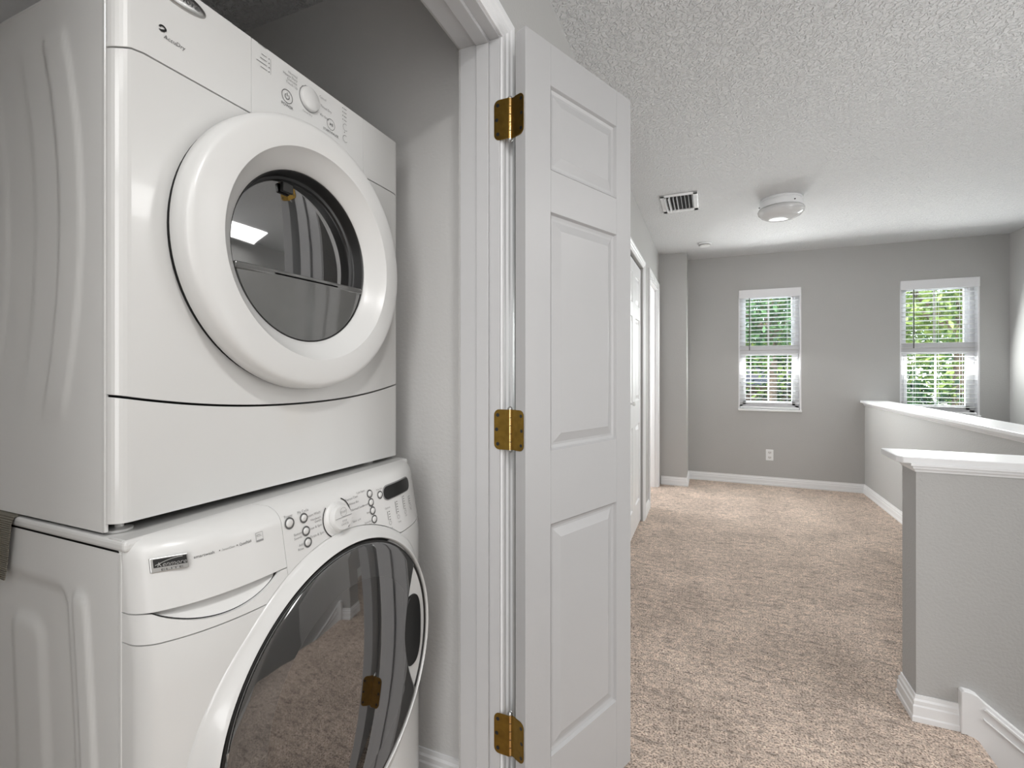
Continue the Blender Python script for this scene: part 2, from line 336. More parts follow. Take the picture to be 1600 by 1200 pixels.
# stair skirt board
bm = new()
P = lambda u, v, h: (u, h, v)
low = [(.783, 0.0), (.783, .140), (.790, .145), (.812, .143), (.827, .136), (.842, .120), (2.3, -1.063), (2.3, -1.40), (1.30, -.60), (.86, -.075), (.815, -.03), (.80, 0)]
prism(bm, low, P, 2.030, 2.057)
obj_sk = obj('trim_12', bm, M['trim'], bevel=.003); tag(obj_sk, 'white stair skirt board running down from the near half height wall', 'trim', kind='structure')
bm = new()
prism(bm, [(.838, .098), (.846, .103), (2.3, -1.080), (2.3, -1.100)], P, 2.024, 2.031); prism(bm, [(.838, .070), (2.3, -1.115), (2.3, -1.122), (.838, .063)], P, 2.025, 2.031)
obj('moulding', bm, M['trim'], obj_sk, bevel=.002)

# ---------------------------------------------------------------- panelled doors
def panel_face(bm, s0, s1, z0, z1, f, t0, sgn):
    """raised panel: loops of (inset, depth); f(s, t, z) -> world; t0 face plane, sgn +1 goes into the slab"""
    loops = [(0, 0), (.004, .0075), (.012, .0095), (.018, .009), (.040, .0018), (.041, .0014)]
    prev = None
    for ins, dep in loops:
        r = [bm.verts.new(f(a, t0 + sgn * dep, c)) for a, c in ((s0 + ins, z0 + ins), (s1 - ins, z0 + ins), (s1 - ins, z1 - ins), (s0 + ins, z1 - ins))]
        if prev:
            for i in range(4): bm.faces.new((prev[i], prev[(i + 1) % 4], r[(i + 1) % 4], r[i]))
        prev = r
    bm.faces.new(prev)
def leaf(f, w, zb, zt, rows, s0, s1, t, root, name, mtl):
    bm = new()
    box(bm, 0, s0, 0, t, zb, zt, f); box(bm, s1, w, 0, t, zb, zt, f)
    zs = [zb] + [v for r in rows for v in r] + [zt]
    for a, b in zip(zs[::2], zs[1::2]): box(bm, s0, s1, 0, t, a, b, f)
    sl = obj(name, bm, mtl, root, bevel=.0012, recalc=True)
    for a, b in rows:
        bm = new(); panel_face(bm, s0, s1, a, b, f, 0, 1); panel_face(bm, s0, s1, a, b, f, t, -1)
        obj('panel', bm, mtl, sl if name == 'door_leaf' else root, recalc=False)
    return sl
DX, DY = .185 / .4603, .4215 / .4603
NX, NY = DY, -DX            # normal of the visible face
P0 = (-.4055, 1.0585)
fd = lambda s, t, z: (P0[0] + s * DX - t * NX, P0[1] + s * DY - t * NY, z)
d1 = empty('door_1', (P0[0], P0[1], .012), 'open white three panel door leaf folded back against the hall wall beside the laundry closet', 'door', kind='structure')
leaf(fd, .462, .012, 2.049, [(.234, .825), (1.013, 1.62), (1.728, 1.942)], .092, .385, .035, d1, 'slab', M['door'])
PIN = (-.4540, 1.0785)
for zc in (1.842, 1.070, .312):
    h = obj('hinge', (lambda b: (tube(b, (*PIN, zc - .05), (*PIN, zc + .05), .0058, 16), b)[1])(new()), M['brassbright'], d1, smooth='split')
    bm = new()
    for q in (-.03, -.01, .01, .03): lathe(bm, [(.005, -.0006), (.0061, -.0006), (.0061, .0006), (.005, .0006)], lambda u, v, hh: (PIN[0] + u, PIN[1] + v, zc + q + hh), 16)
    tag(obj('knuckle_joint', bm, M['dark'], h), kind='stuff')
    bm = new()     # plate on the jamb
    prism(bm, rrect(-.0405, 0, -.05, .05, .014, 5, (0, 1, 1, 0)), lambda u, v, q: (PIN[0] + u, 1.0728 - q, zc + v), 0, .0022)
    obj('jamb_leaf', bm, M['brass'], h, bevel=.0004)
    bm = new()     # plate on the door edge
    ex, ey = -NX, -NY
    Q = (P0[0] + .035 * ex, P0[1] + .035 * ey)
    prism(bm, rrect(-.001, .030, -.05, .05, .014, 5, (1, 0, 0, 1)), lambda u, v, q: (Q[0] - ex * u - DX * (q + .0004), Q[1] - ey * u - DY * (q + .0004), zc + v), 0, .0022)
    hx, hy = Q[0] - PIN[0], Q[1] - PIN[1]; hl = math.hypot(hx, hy); hx /= hl; hy /= hl
    prism(bm, [(-.05, 0), (.05, 0), (.05, hl), (-.05, hl)], lambda u, v, q: (PIN[0] + hx * v - hy * q, PIN[1] + hy * v + hx * q, zc + u), -.0012, .001)
    obj('door_plate', bm, M['brass'], h, bevel=.0004)
    bm = new()
    for s_, q in ((1, .05), (-1, .05)):
        lathe(bm, [(.0068, 0), (.0072, .002), (.005, .005), (.002, .0075), (0, .008)], lambda u, v, hh: (PIN[0] + u, PIN[1] + v, zc + s_ * (q + hh)), 12)
    obj('pin', bm, M['steel'], h, smooth=True)
    bm = new()
    for k in range(3):
        u = (-.030, -.014, -.030)[k]; v = (-.036, 0.0, .036)[k]
        if k == 1: u = -.033
        lathe(bm, [(0, -.0026), (.0042, -.0024), (.0046, -.0030), (.0, -.0031)], lambda a, b_, hh: (PIN[0] + u + a, 1.0728 + hh, zc + v + b_), 12)
        w_ = (.022, .024, .022)[k]
        lathe(bm, [(0, .0030), (.0042, .0030), (.0040, .0022)], lambda a, b_, hh: (Q[0] - ex * (w_ + a) - DX * (hh + .0001), Q[1] - ey * (w_ + a) - DY * (hh + .0001), zc + v + b_), 12)
    tag(obj('screw', bm, M['dark'], h), kind='stuff')

d2 = empty('door_2', (-.50, 3.16, .0), 'closed white folding closet doors on the left wall beyond the open door', 'door', kind='structure')
for k in range(4):
    y0 = 3.883 - .3625 * (k + 1)
    f2 = lambda s, t, z, y0=y0: (-.497 - t, y0 + s, z)
    bl = leaf(f2, .3595, .018, 2.012, [(.20, .80), (.98, 1.60), (1.70, 1.92)], .07, .29, .033, d2, 'door_leaf', M['trim'])
for yk in (3.34, 2.98):
    bm = new(); lathe(bm, [(.008, 0), (.007, .012), (.014, .018), (.016, .026), (.012, .034), (0, .036)], lambda u, v, hh: (-.497 + hh, yk + u, .98 + v), 20)
    obj('knob', bm, M['plastic'], d2, smooth=True)
bm = new(); box(bm, -.55, -.505, 2.44, 3.885, 2.013, 2.03); obj('track', bm, M['gap'], d2)

# ---------------------------------------------------------------- windows and blinds
def window(x0, x1, n, label):
    z0, z1, yg = .80, 2.065, 5.705
    r = empty('window_%d' % n, ((x0 + x1) / 2, 5.66, z0), label, 'window', kind='structure')
    bm = new()      # reveal lining and sill
    box(bm, x0, x0 + .012, 5.612, 5.74, z0, z1); box(bm, x1 - .012, x1, 5.612, 5.74, z0, z1); box(bm, x0, x1, 5.612, 5.74, z1 - .012, z1)
    obj('reveal', bm, M['vinyl'], r)
    bm = new(); box(bm, x0 - .004, x1 + .004, 5.592, 5.74, z0 - .022, z0); obj('sill', bm, M['trim'], r, bevel=.004)
    a, b = x0 + .012, x1 - .012
    bm = new()
    for q in ((a, a + .035, z0, z1 - .012), (b - .035, b, z0, z1 - .012), (a, b, z0, z0 + .04), (a, b, z1 - .05, z1 - .012)): box(bm, q[0], q[1], yg - .03, yg + .035, q[2], q[3])
    obj('frame', bm, M['vinyl'], r, bevel=.002)
    bm = new(); box(bm, a, b, yg - .036, yg + .02, 1.366, 1.468); obj('meeting_rail', bm, M['vinyl'], r, bevel=.004)
    for nm, za, zb, yy, lo in (('sash', 1.400, z1 - .05, yg + .008, .062), ('sash', z0 + .04, 1.415, yg - .02, .04)):
        bm = new(); w = .028
        for q in ((a + .035, a + .035 + w, za, zb), (b - .035 - w, b - .035, za, zb), (a + .035, b - .035, za, za + lo), (a + .035, b - .035, zb - w - .01, zb)): box(bm, q[0], q[1], yy - .012, yy + .014, q[2], q[3])
        s_ = obj(nm, bm, M['vinyl'], r, bevel=.0015)
        bm = new(); box(bm, a + .06, b - .06, yy, yy + .003, za + .02, zb - .02); obj('pane', bm, M['glass'], s_)
        bm = new(); xm = (a + b) / 2 + .0; box(bm, xm - .008, xm + .008, yy - .004, yy - .001, za + .02, zb - .02); obj('muntin', bm, M['muntin'] if nm == 'sash' and za > 1.2 else M['vinyl'], s_)
    return r
window(.305, .888, 1, 'left window on the far wall with white frame and green trees outside')
window(1.705, 2.294, 2, 'right window on the far wall above the stairwell with white frame')
def blind(x0, x1, label, bottom):
    r = empty('window_blind', ((x0 + x1) / 2, 5.64, 2.06), label, 'blind', 'horizontal blinds in the far windows')
    yc = 5.643
    bm = new(); box(bm, x0 + .002, x1 - .002, 5.598, 5.611, 1.978, 2.066); box(bm, x0 + .014, x1 - .014, 5.612, 5.66, 2.02, 2.058); obj('valance', bm, M['vinyl'], r, bevel=.003)
    top = 1.985; n = 27; step = (top - bottom) / n
    me = None
    for k in range(n):
        z = top - k * step
        if me is None:
            bm = new(); w = .025
            pr = [(-w, .0), (-.012, .0022), (0, .003), (.012, .0022), (w, 0), (w, -.0022), (.012, 0), (0, .0008), (-.012, 0), (-w, -.0022)]
            tl = math.radians(-5)
            prism(bm, pr, lambda u, v, h: (h, yc + u * math.cos(tl) - v * math.sin(tl), z + u * math.sin(tl) + v * math.cos(tl)), x0 + .016, x1 - .016)
            o0 = obj('slat', bm, M['slat'], r); me = o0.data
        else:
            o = bpy.data.objects.new('slat', me); COL.objects.link(o); o.parent = r; o.location = (0, 0, z - top)
    bm = new(); box(bm, x0 + .016, x1 - .016, yc - .026, yc + .026, bottom - .018, bottom); obj('bottom_rail', bm, M['vinyl'], r, bevel=.004)
    for xx in (x0 + .12, (x0 + x1) / 2, x1 - .12):
        bm = new(); tube(bm, (xx, yc - .027, bottom), (xx, yc - .027, 2.02), .0011, 6); obj('ladder_cord', bm, M['vinyl'], r); bm = new(); tube(bm, (xx, yc + .027, bottom), (xx, yc + .027, 2.02), .0011, 6); obj('ladder_cord', bm, M['vinyl'], r)
    bm = new(); tube(bm, (x0 + .105, 5.603, 1.42), (x0 + .105, 5.603, 2.0), .0042, 8); obj('wand', bm, M['cord'], r)
blind(.305, .888, 'white slatted blind covering the left far window', .823)
blind(1.705, 2.294, 'white slatted blind covering the right far window above the half wall', .823)
# ---------------------------------------------------------------- ceiling and wall fittings
def flush_light(loc, label, on=False):
    r = empty('ceiling_light', loc, label, 'light')
    pl = lambda u, v, h: (loc[0] + u, loc[1] + v, H - h)
    bm = new(); lathe(bm, [(0, 0), (.132, 0), (.134, .004), (.134, .012), (.128, .014), (.128, .020), (.136, .024), (.136, .062), (.130, .066), (0, .066)], pl, 48)
    obj('base', bm, M['trim'], r, smooth='split')
    bm = new(); lathe(bm, [(.128, .064), (.144, .070), (.150, .082), (.146, .098), (.128, .118), (.098, .134), (.06, .144), (.025, .148), (0, .149)], pl, 48)
    obj('shade', bm, M['lampglass'], r, smooth=True)
    bm = new()
    for a in (-60, 60, 180):
        bm = new(); ca, sa = math.cos(math.radians(a)), math.sin(math.radians(a)); tube(bm, pl(.13 * ca, .13 * sa, .045), pl(.142 * ca, .142 * sa, .045), .004, 8); obj('thumbscrew', bm, M['dark'], r)
flush_light((.485, 3.86, H), 'round flush ceiling light with opal glass bowl in the far hall')
flush_light((.12, .1, H), 'added round flush ceiling light, unseen above the camera by the laundry closet')  # unseen fixture added to house the overhead light
LV = empty('air_vent', (-.185, 3.66, H), 'white louvred air vent in the ceiling near the left wall', 'vent')
bm = new(); fx0, fx1, fy0, fy1 = -.315, -.065, 3.455, 3.845; th = .008
for q in ((fx0, fx1, fy0, fy0 + .035), (fx0, fx1, fy1 - .05, fy1), (fx0, fx0 + .032, fy0, fy1), (fx1 - .032, fx1, fy0, fy1)): box(bm, q[0], q[1], q[2], q[3], H - th, H)
obj('frame', bm, M['trim'], LV, bevel=.003)
bm = new(); box(bm, fx0 + .03, fx1 - .03, fy0 + .03, fy1 - .045, H - .0012, H - .0002); obj('duct', bm, M['gap'], LV)
for k in range(8):
    x = fx0 + .040 + k * (.170 / 7); s_ = (-1 if k < 2 else (-.25 if k < 4 else .5))
    bm = new()
    prism(bm, [(0, 0), (.0018, 0), (.0018 + s_ * .010, -.022), (s_ * .010, -.022)], lambda u, v, h: (x + u, h, H - .001 + v), fy0 + .035, fy1 - .05)
    obj('louvre', bm, M['trim'], LV)
SD = empty('smoke_detector', (-.028, 4.92, H), 'small round white smoke detector on the ceiling', 'detector')
bm = new(); lathe(bm, [(0, 0), (.062, 0), (.064, .008), (.060, .014), (.055, .016)], lambda u, v, h: (-.028 + u, 4.92 + v, H - h), 32); obj('base', bm, M['trim'], SD, smooth='split')
bm = new(); lathe(bm, [(.050, .014), (.050, .022), (.046, .030), (.02, .034), (0, .034)], lambda u, v, h: (-.028 + u, 4.92 + v, H - h), 32); obj('cover', bm, M['plastic'], SD, smooth='split')
bm = new(); lathe(bm, [(.051, .016), (.0515, .018), (.051, .020)], lambda u, v, h: (-.028 + u, 4.92 + v, H - h), 32); obj('slot', bm, M['gap'], SD)
OU = empty('wall_outlet', (.60, 5.61, .318), 'white power outlet low on the far wall under the left window', 'outlet')
bm = new(); prism(bm, rrect(.565, .635, .262, .376, .005), lambda u, v, h: (u, 5.61 - h, v), 0, .006); obj('plate', bm, M['trim'], OU, bevel=.002)
for zc in (.345, .293):
    bm = new(); prism(bm, rrect(.583, .617, zc - .014, zc + .014, .009), lambda u, v, h: (u, 5.604 - h, v), 0, .002); so_ = obj('socket', bm, M['plastic'], OU)
    bm = new(); box(bm, .591, .594, 5.6005, 5.603, zc - .003, zc + .008); box(bm, .606, .609, 5.6005, 5.603, zc - .003, zc + .007); box(bm, .598, .602, 5.6005, 5.603, zc - .010, zc - .006); obj('slots', bm, M['gap'], so_)
# ---------------------------------------------------------------- laundry machines
YA, YB, YC = .411, 1.098, .7545
def side_sheet(bm, xa, xb, za, zb, hf, yside, sgn, nx=110, nz=110):
    """cabinet side with pressed relief; hf(x,z) outward height"""
    g = [[bm.verts.new((xa + (xb - xa) * i / nx, yside + sgn * hf(xa + (xb - xa) * i / nx, za + (zb - za) * j / nz), za + (zb - za) * j / nz)) for i in range(nx + 1)] for j in range(nz + 1)]
    for j in range(nz):
        for i in range(nx): bm.faces.new((g[j][i], g[j][i + 1], g[j + 1][i + 1], g[j + 1][i]))
def sm(t): t = max(0, min(1, t)); return t * t * (3 - 2 * t)
def shell(bm, cols, zlo, zhi, xf, xback, rows=1):
    """cols: list of Y; xf(Y,z) front x; closed slab between zlo(Y) and zhi(Y)"""
    F = []; B = []
    for Y in cols:
        a, b = zlo(Y), zhi(Y); zs = [a + (b - a) * k / rows for k in range(rows + 1)]
        F.append([bm.verts.new((xf(Y, z), Y, z)) for z in zs]); B.append([bm.verts.new((xback, Y, z)) for z in zs])
    for i in range(len(cols) - 1):
        for k in range(rows):
            bm.faces.new((F[i][k], F[i + 1][k], F[i + 1][k + 1], F[i][k + 1])); bm.faces.new((B[i][k], B[i][k + 1], B[i + 1][k + 1], B[i + 1][k]))
        bm.faces.new((F[i][0], B[i][0], B[i + 1][0], F[i + 1][0])); bm.faces.new((F[i][-1], F[i + 1][-1], B[i + 1][-1], B[i][-1]))
    for k in range(rows):
        bm.faces.new((F[0][k], F[0][k + 1], B[0][k + 1], B[0][k])); bm.faces.new((F[-1][k], B[-1][k], B[-1][k + 1], F[-1][k + 1]))
def cols_for(a, b, ra, rb, r=.02, n=26):
    c = []
    if ra: c += [a + r * (1 - math.cos(math.radians(90 * i / 7))) for i in range(7)]
    lo = a + (r if ra else 0); hi = b - (r if rb else 0)
    c += [lo + (hi - lo) * i / n for i in range(n + 1)]
    if rb: c += [b - r * (1 - math.cos(math.radians(90 * i / 7))) for i in range(6, -1, -1)]
    return c
def rnd_corner(Y, r):
    d = min(Y - YA, YB - Y)
    if d >= r: return 0
    return r - math.sqrt(max(0, r * r - (r - d) ** 2))
def decal(name, body, size, Y, z, xf, m, parent, align='LEFT', shear=0, rot=0, sx=1):
    cu = bpy.data.curves.new('t', 'FONT'); cu.body = body; cu.size = size; cu.align_x = align; cu.align_y = 'CENTER'; cu.shear = shear; cu.resolution_u = 2
    o = bpy.data.objects.new('t', cu); me = bpy.data.meshes.new_from_object(o); bpy.data.objects.remove(o); bpy.data.curves.remove(cu)
    ca, sa = math.cos(rot), math.sin(rot)
    for v in me.vertices:
        u, w = v.co.x * sx, v.co.y; yy = Y + u * ca - w * sa; zz = z + u * sa + w * ca
        v.co = (xf(yy, zz) + .0011, yy, zz)
    return link_mesh(name, me, m, parent)
def flat(bm, pts, xf, e=.0011):
    bm.faces.new([bm.verts.new((xf(u, v) + e, u, v)) for u, v in pts])
def arc(bm, cy, cz, r0, r1, a0, a1, xf, n=40, e=.0011):
    for i in range(n):
        A = [math.radians(a0 + (a1 - a0) * (i + k) / n) for k in (0, 1)]
        flat(bm, [(cy + r0 * math.cos(A[0]), cz + r0 * math.sin(A[0])), (cy + r1 * math.cos(A[0]), cz + r1 * math.sin(A[0])), (cy + r1 * math.cos(A[1]), cz + r1 * math.sin(A[1])), (cy + r0 * math.cos(A[1]), cz + r0 * math.sin(A[1]))], xf, e)

def bore(o, place, r, h0, h1):
    bm = new(); lathe(bm, [(0, h0), (r, h0), (r, h1), (0, h1)], place, 96); bmesh.ops.recalc_face_normals(bm, faces=bm.faces)
    me = bpy.data.meshes.new('bore'); bm.to_mesh(me); bm.free(); c = bpy.data.objects.new('bore', me); COL.objects.link(c)
    me.transform(Matrix.Translation(-ORG[o.name])); c.parent = o.parent
    m = o.modifiers.new('bore', 'BOOLEAN'); m.operation = 'DIFFERENCE'; m.object = c; m.solver = 'EXACT'
    dg = bpy.context.evaluated_depsgraph_get(); new_me = bpy.data.meshes.new_from_object(o.evaluated_get(dg)); o.modifiers.clear(); o.data = new_me
    bpy.data.objects.remove(c)
# ---- dryer (upper machine)
XD = -.80
xd = lambda Y, z: XD - rnd_corner(Y, .022)
dr = empty('tumble_dryer', (-1.16, YC, .973), 'white front loading tumble dryer with round grey window, the upper machine of the laundry stack', 'dryer')
def hd(x, z):
    c = -.912 - .05 * ((z - 1.45) / .3) ** 2; e = min(sm((1.765 - z) / .03), sm((z - 1.12) / .06))
    a = .0032 * sm((.034 - abs(x - c)) / .012 + .2) * e
    c2 = c - .15; a += -.0015 * sm((.05 - abs(x - c2)) / .02 + .2) * e
    return a
bm = new()
side_sheet(bm, -1.50, -.827, .977, 1.815, hd, YA, -1); obj('cabinet_side', bm, M['enamel_side'], dr, smooth=True)
bm = new(); side_sheet(bm, -1.50, -.827, .977, 1.815, lambda x, z: 0, YB, 1, 2, 2)
obj('cabinet_side', bm, M['enamel_side'], dr, smooth=True)
bm = new(); box(bm, -1.50, -.835, YA + .008, YB - .008, 1.004, 1.812); obj('cabinet', bm, M['enamel_side'], dr)
bm = new(); box(bm, -1.50, -.828, YA + .003, YB - .003, 1.0, 1.0035); obj('underside_shade', bm, M['gap'], dr)  # dark sheet added to deepen the shade under the dryer
bm = new(); box(bm, -1.50, -.828, YA - .0006, YB + .0006, 1.812, 1.820); obj('top_panel', bm, M['enamel_side'], dr, bevel=.003)
bm = new(); box(bm, -.829, -.822, YA - .0012, YA + .004, .978, 1.812); obj('edge_strip', bm, M['enamel'], dr, bevel=.001)
bm = new(); box(bm, -.829, -.822, YB - .004, YB + .0012, .978, 1.812); obj('edge_strip', bm, M['enamel'], dr, bevel=.001)
bm = new(); box(bm, -.90, -.8265, YA + .006, YB - .006, 1.0, 1.845); obj('backing', bm, M['gap'], dr)
ztop = lambda Y: 1.850 - (rnd_corner(Y, .014) * .9)
zs1 = lambda Y: 1.7055 - .010 * sm((.445 - Y) / .034) - .004 * sm((Y - 1.065) / .03)
zs2 = lambda Y: 1.1475 + .0335 * abs((Y - YC) / .3435) ** 2.2 + .012 * sm((.44 - Y) / .03) * 0
G = .0013
bm = new(); shell(bm, cols_for(YA, .6343, 1, 0, .022, 12), lambda Y: zs1(Y) + G, ztop, xd, -.826); obj('console_left', bm, M['plastic'], dr, bevel=.002)
bm = new(); shell(bm, cols_for(.6351, .9490, 0, 0, .022, 12), lambda Y: zs1(Y) + G, ztop, xd, -.826); obj('console', bm, M['plastic'], dr, bevel=.0008)
bm = new(); shell(bm, cols_for(.9496, YB, 0, 1, .022, 10), lambda Y: zs1(Y) + G, ztop, xd, -.826); obj('console_right', bm, M['plastic'], dr, bevel=.002)
bm = new(); shell(bm, cols_for(YA, YB, 1, 1, .022, 40), lambda Y: zs2(Y) + G * 1.5, lambda Y: zs1(Y) - G, xd, -.826); fp = obj('front_panel', bm, M['enamel'], dr, bevel=.003, seg=3)
bore(fp, lambda u, v, h: (h, .755 + u, 1.4545 + v), .225, -.86, -.78)
bm = new(); shell(bm, cols_for(YA, YB, 1, 1, .022, 40), lambda Y: .991 - .010 * (Y - YA) / .687, lambda Y: zs2(Y) - G * 1.5, xd, -.826); obj('lower_panel', bm, M['enamel'], dr, bevel=.005, seg=3)
DCY, DCZ = .755, 1.4545
px_ = lambda u, v, h: (h, DCY + u, DCZ + v)
bm = new(); lathe(bm, [(.255, XD - .002), (.255, XD + .008), (.2735, XD + .009), (.2755, XD + .012), (.2752, XD + .030), (.2735, XD + .040), (.2705, XD + .0460), (.2665, XD + .0495), (.2620, XD + .0512), (.255, XD + .0522), (.2150, XD + .0560), (.2138, XD + .0558), (.2130, XD + .0545), (.200, XD + .042), (.185, XD + .026), (.1775, XD + .0185), (.1765, XD + .016), (.1765, XD - .02)], px_, 128)
dd = obj('door', bm, M['plastic'], dr, smooth='split')
bm = new(); lathe(bm, [(.240, XD + .0005), (.2725, XD + .0008), (.2725, XD + .0012), (.256, XD + .0014), (.240, XD + .0014), (.240, XD + .0005)], px_, 96); obj('door_gap', bm, M['gap'], dr)  # dark ring coloured as the shadow in the gap behind the door
# window: dark ring, recessed upper pane, raised lower half with a ledge
bm = new(); lathe(bm, [(.1765, XD + .0155), (.1745, XD + .0160), (.1725, XD + .013), (.1705, XD - .006), (.168, XD - .010), (.1630, XD - .012), (.1600, XD - .018)], px_, 128); obj('window_ring', bm, M['dark'], dd, smooth='split')
bm = new(); lathe(bm, [(0, XD - .010), (.05, XD - .0105), (.10, XD - .012), (.14, XD - .0145), (.1605, XD - .0165)], px_, 128); obj('window_pane', bm, M['smokedeep'], dd, smooth=True)
bm = new(); R = .1745; zl = -.042
ang = [math.radians(a) for a in range(194, 347, 3)]
pts = [(R * math.cos(a), R * math.sin(a)) for a in ang]
pts = [p for p in pts if p[1] < zl] ; e = math.sqrt(R * R - zl * zl); pts = [(-e, zl)] + pts + [(e, zl)]
def lower_x(u, v): return XD + .021 - .006 * ((u / R) ** 2 + (v / R) ** 2)
F = [bm.verts.new(px_(u, v, lower_x(u, v) - .006)) for u, v in pts]
cc = []
for s_ in (.97, .8, .5):
    cc.append([bm.verts.new(px_(u * s_, (v - zl) * s_ + zl - .003, lower_x(u * s_, v * s_))) for u, v in pts])
prev = F
for c_ in cc:
    for i in range(len(pts) - 1): bm.faces.new((prev[i], prev[i + 1], c_[i + 1], c_[i]))
    bm.faces.new((prev[-1], prev[0], c_[0], c_[-1])) if False else None
    prev = c_
bm.faces.new(prev)
Bk = []
for i in range(0): bm.faces.new((Bk[i], Bk[i + 1], F[i + 1], F[i]))
obj('window_lower', bm, M['smokelight'], dd, smooth='split')
bm = new(); prism(bm, [(-e + .001, zl - .010), (e - .001, zl - .010), (e - .002, zl + .004), (-e + .002, zl + .004)], px_, XD - .012, XD + .0195)
obj('window_ledge', bm, M['smokelight'], dd, bevel=.004, seg=3)
bm = new(); box(bm, XD - .013, XD - .004, DCY - .045, DCY - .018, DCZ + .132, DCZ + .152); obj('window_latch', bm, M['dark'], dd, bevel=.002)
# feet
for Y in (.437, 1.005):
    bm = new(); lathe(bm, [(0, .9725), (.017, .9725), (.0175, .976), (.006, .978), (.006, 1.0), (0, 1.0)], lambda u, v, h: (-.838 + u, Y + v, h), 20); obj('foot', bm, M['plastic'], dr, smooth='split')
for Y in (.437, 1.065):
    bm = new(); lathe(bm, [(0, .9725), (.020, .9725), (.021, .978), (.008, .980), (.008, .988), (0, .988)], lambda u, v, h: (-1.46 + u, Y + v, h), 12); obj('foot', bm, M['plastic'], dr)
# oval logo badge, print and controls
bm = new(); lathe(bm, [(0, .006), (.5, .0055), (.85, .004), (.97, .002), (1, 0)], lambda u, v, h: (XD + h, .500 + u * .047, 1.829 + v * .0155), 48); bd = obj('badge', bm, M['steel'], dr, smooth=True)
decal('lettering', 'Kenmore', .017, .4995, 1.829, lambda Y, z: XD + .0057, M['ink'], bd, 'CENTER', .25)
decal('lettering', 'AccuDry', .0092, .4775, 1.7500, xd, M['ink'], dr, 'LEFT', .2)
bm = new()
arc(bm, .4765, 1.7605, .0035, .0062, 20, 170, xd, 14); flat(bm, [(.470, 1.7575), (.474, 1.7555), (.4785, 1.7565), (.4825, 1.7605), (.4820, 1.764), (.478, 1.7605), (.474, 1.7585)], xd)
tag(obj('emblem', bm, M['dark'], dr), kind='stuff')
bm = new()      # power button, knob ring, start button, side buttons
arc(bm, .716, 1.7815, .0125, .0138, 0, 360, xd); arc(bm, .716, 1.7815, .0045, .0060, 130, 410, xd, 20); flat(bm, [(.7153, 1.782), (.7167, 1.782), (.7167, 1.789), (.7153, 1.789)], xd)
arc(bm, .8375, 1.782, .0115, .0124, 0, 360, xd); flat(bm, [(.8345, 1.779), (.8345, 1.786), (.8385, 1.7825)], xd); flat(bm, [(.840, 1.779), (.8413, 1.779), (.8413, 1.786), (.840, 1.786)], xd); flat(bm, [(.8425, 1.779), (.8438, 1.779), (.8438, 1.786), (.8425, 1.786)], xd)
tag(obj('button_print', bm, M['ink'], dr), kind='stuff')
bm = new()
for z in (1.797, 1.770): arc(bm, .884, z, .0075, .0082, 60, 320, xd, 24)
for z in (1.840, 1.831, 1.822, 1.813): flat(bm, [(.8745, z - .001), (.8765, z - .001), (.8765, z + .0012), (.8745, z + .0012)], xd); flat(bm, [(.879, z - .0005), (.888, z - .0005), (.888, z + .0006), (.879, z + .0006)], xd)
flat(bm, [(.8800, 1.7835), (.8820, 1.7835), (.8820, 1.7855), (.8800, 1.7855)], xd)
for k, (a, w) in enumerate(((.648, .021), (.6555, .014), (.6525, .017), (.6445, .025), (.653, .017))):
    z = 1.8405 - k * .0085 + (.008 if k == 0 else 0); flat(bm, [(a, z - .0004), (a + w - .002, z - .0004), (a + w - .002, z + .0006), (a, z + .0006)], xd)
for z in (1.832, 1.8235, 1.815, 1.8065): arc(bm, .6725, z, 0, .0012, 0, 360, xd, 8)
flat(bm, [(.676, 1.803), (.6765, 1.803), (.6765, 1.834), (.676, 1.834)], xd)
for k in range(3):
    a = math.radians(112 + k * 22); cy, cz = .774 + .0265 * math.cos(a), 1.806 + .0265 * math.sin(a); arc(bm, cy, cz, 0, .0014, 0, 360, xd, 8)
    a = math.radians(38 - k * 30); cy, cz = .774 + .0265 * math.cos(a), 1.806 + .0265 * math.sin(a); arc(bm, cy, cz, 0, .0014, 0, 360, xd, 8)
arc(bm, .774, 1.806, .0262, .0268, -25, 42, xd, 16); arc(bm, .774, 1.806, .0262, .0268, 105, 165, xd, 16)
tag(obj('panel_print', bm, M['ink'], dr), kind='stuff')
for txt, Y, z, al in (('Normal', .742, 1.834, 'RIGHT'), ('Heavy Duty', .742, 1.8265, 'RIGHT'), ('Delicate', .741, 1.819, 'RIGHT'), ('Touch Up', .743, 1.8115, 'RIGHT'), ('Casual', .803, 1.829, 'LEFT'), ('Timed Dry', .806, 1.810, 'LEFT'), ('Air Only', .805, 1.790, 'LEFT')):
    decal('lettering', txt, .0075, Y, z, xd, M['inkgrey'], dr, al)
decal('lettering', 'Timed Dry', .006, .769, 1.774, xd, M['inkgrey'], dr, 'CENTER')
decal('lettering', 'POWER', .0085, .716, 1.7625, xd, M['ink'], dr, 'CENTER'); decal('lettering', 'START/PAUSE', .0078, .8375, 1.7635, xd, M['ink'], dr, 'CENTER')
bm = new(); lathe(bm, [(.0255, -.001), (.0250, .004), (.0242, .0068), (.0228, .0080), (.0, .0086)], lambda u, v, h: (XD + h, .774 + u, 1.806 + v), 48); kn = obj('knob', bm, M['plastic'], dr, smooth=True)
bm = new(); lathe(bm, [(.0268, .0), (.0268, .0012), (.0250, .0014)], lambda u, v, h: (XD + h, .774 + u, 1.806 + v), 48); obj('knob_seat', bm, M['inkgrey'], kn)

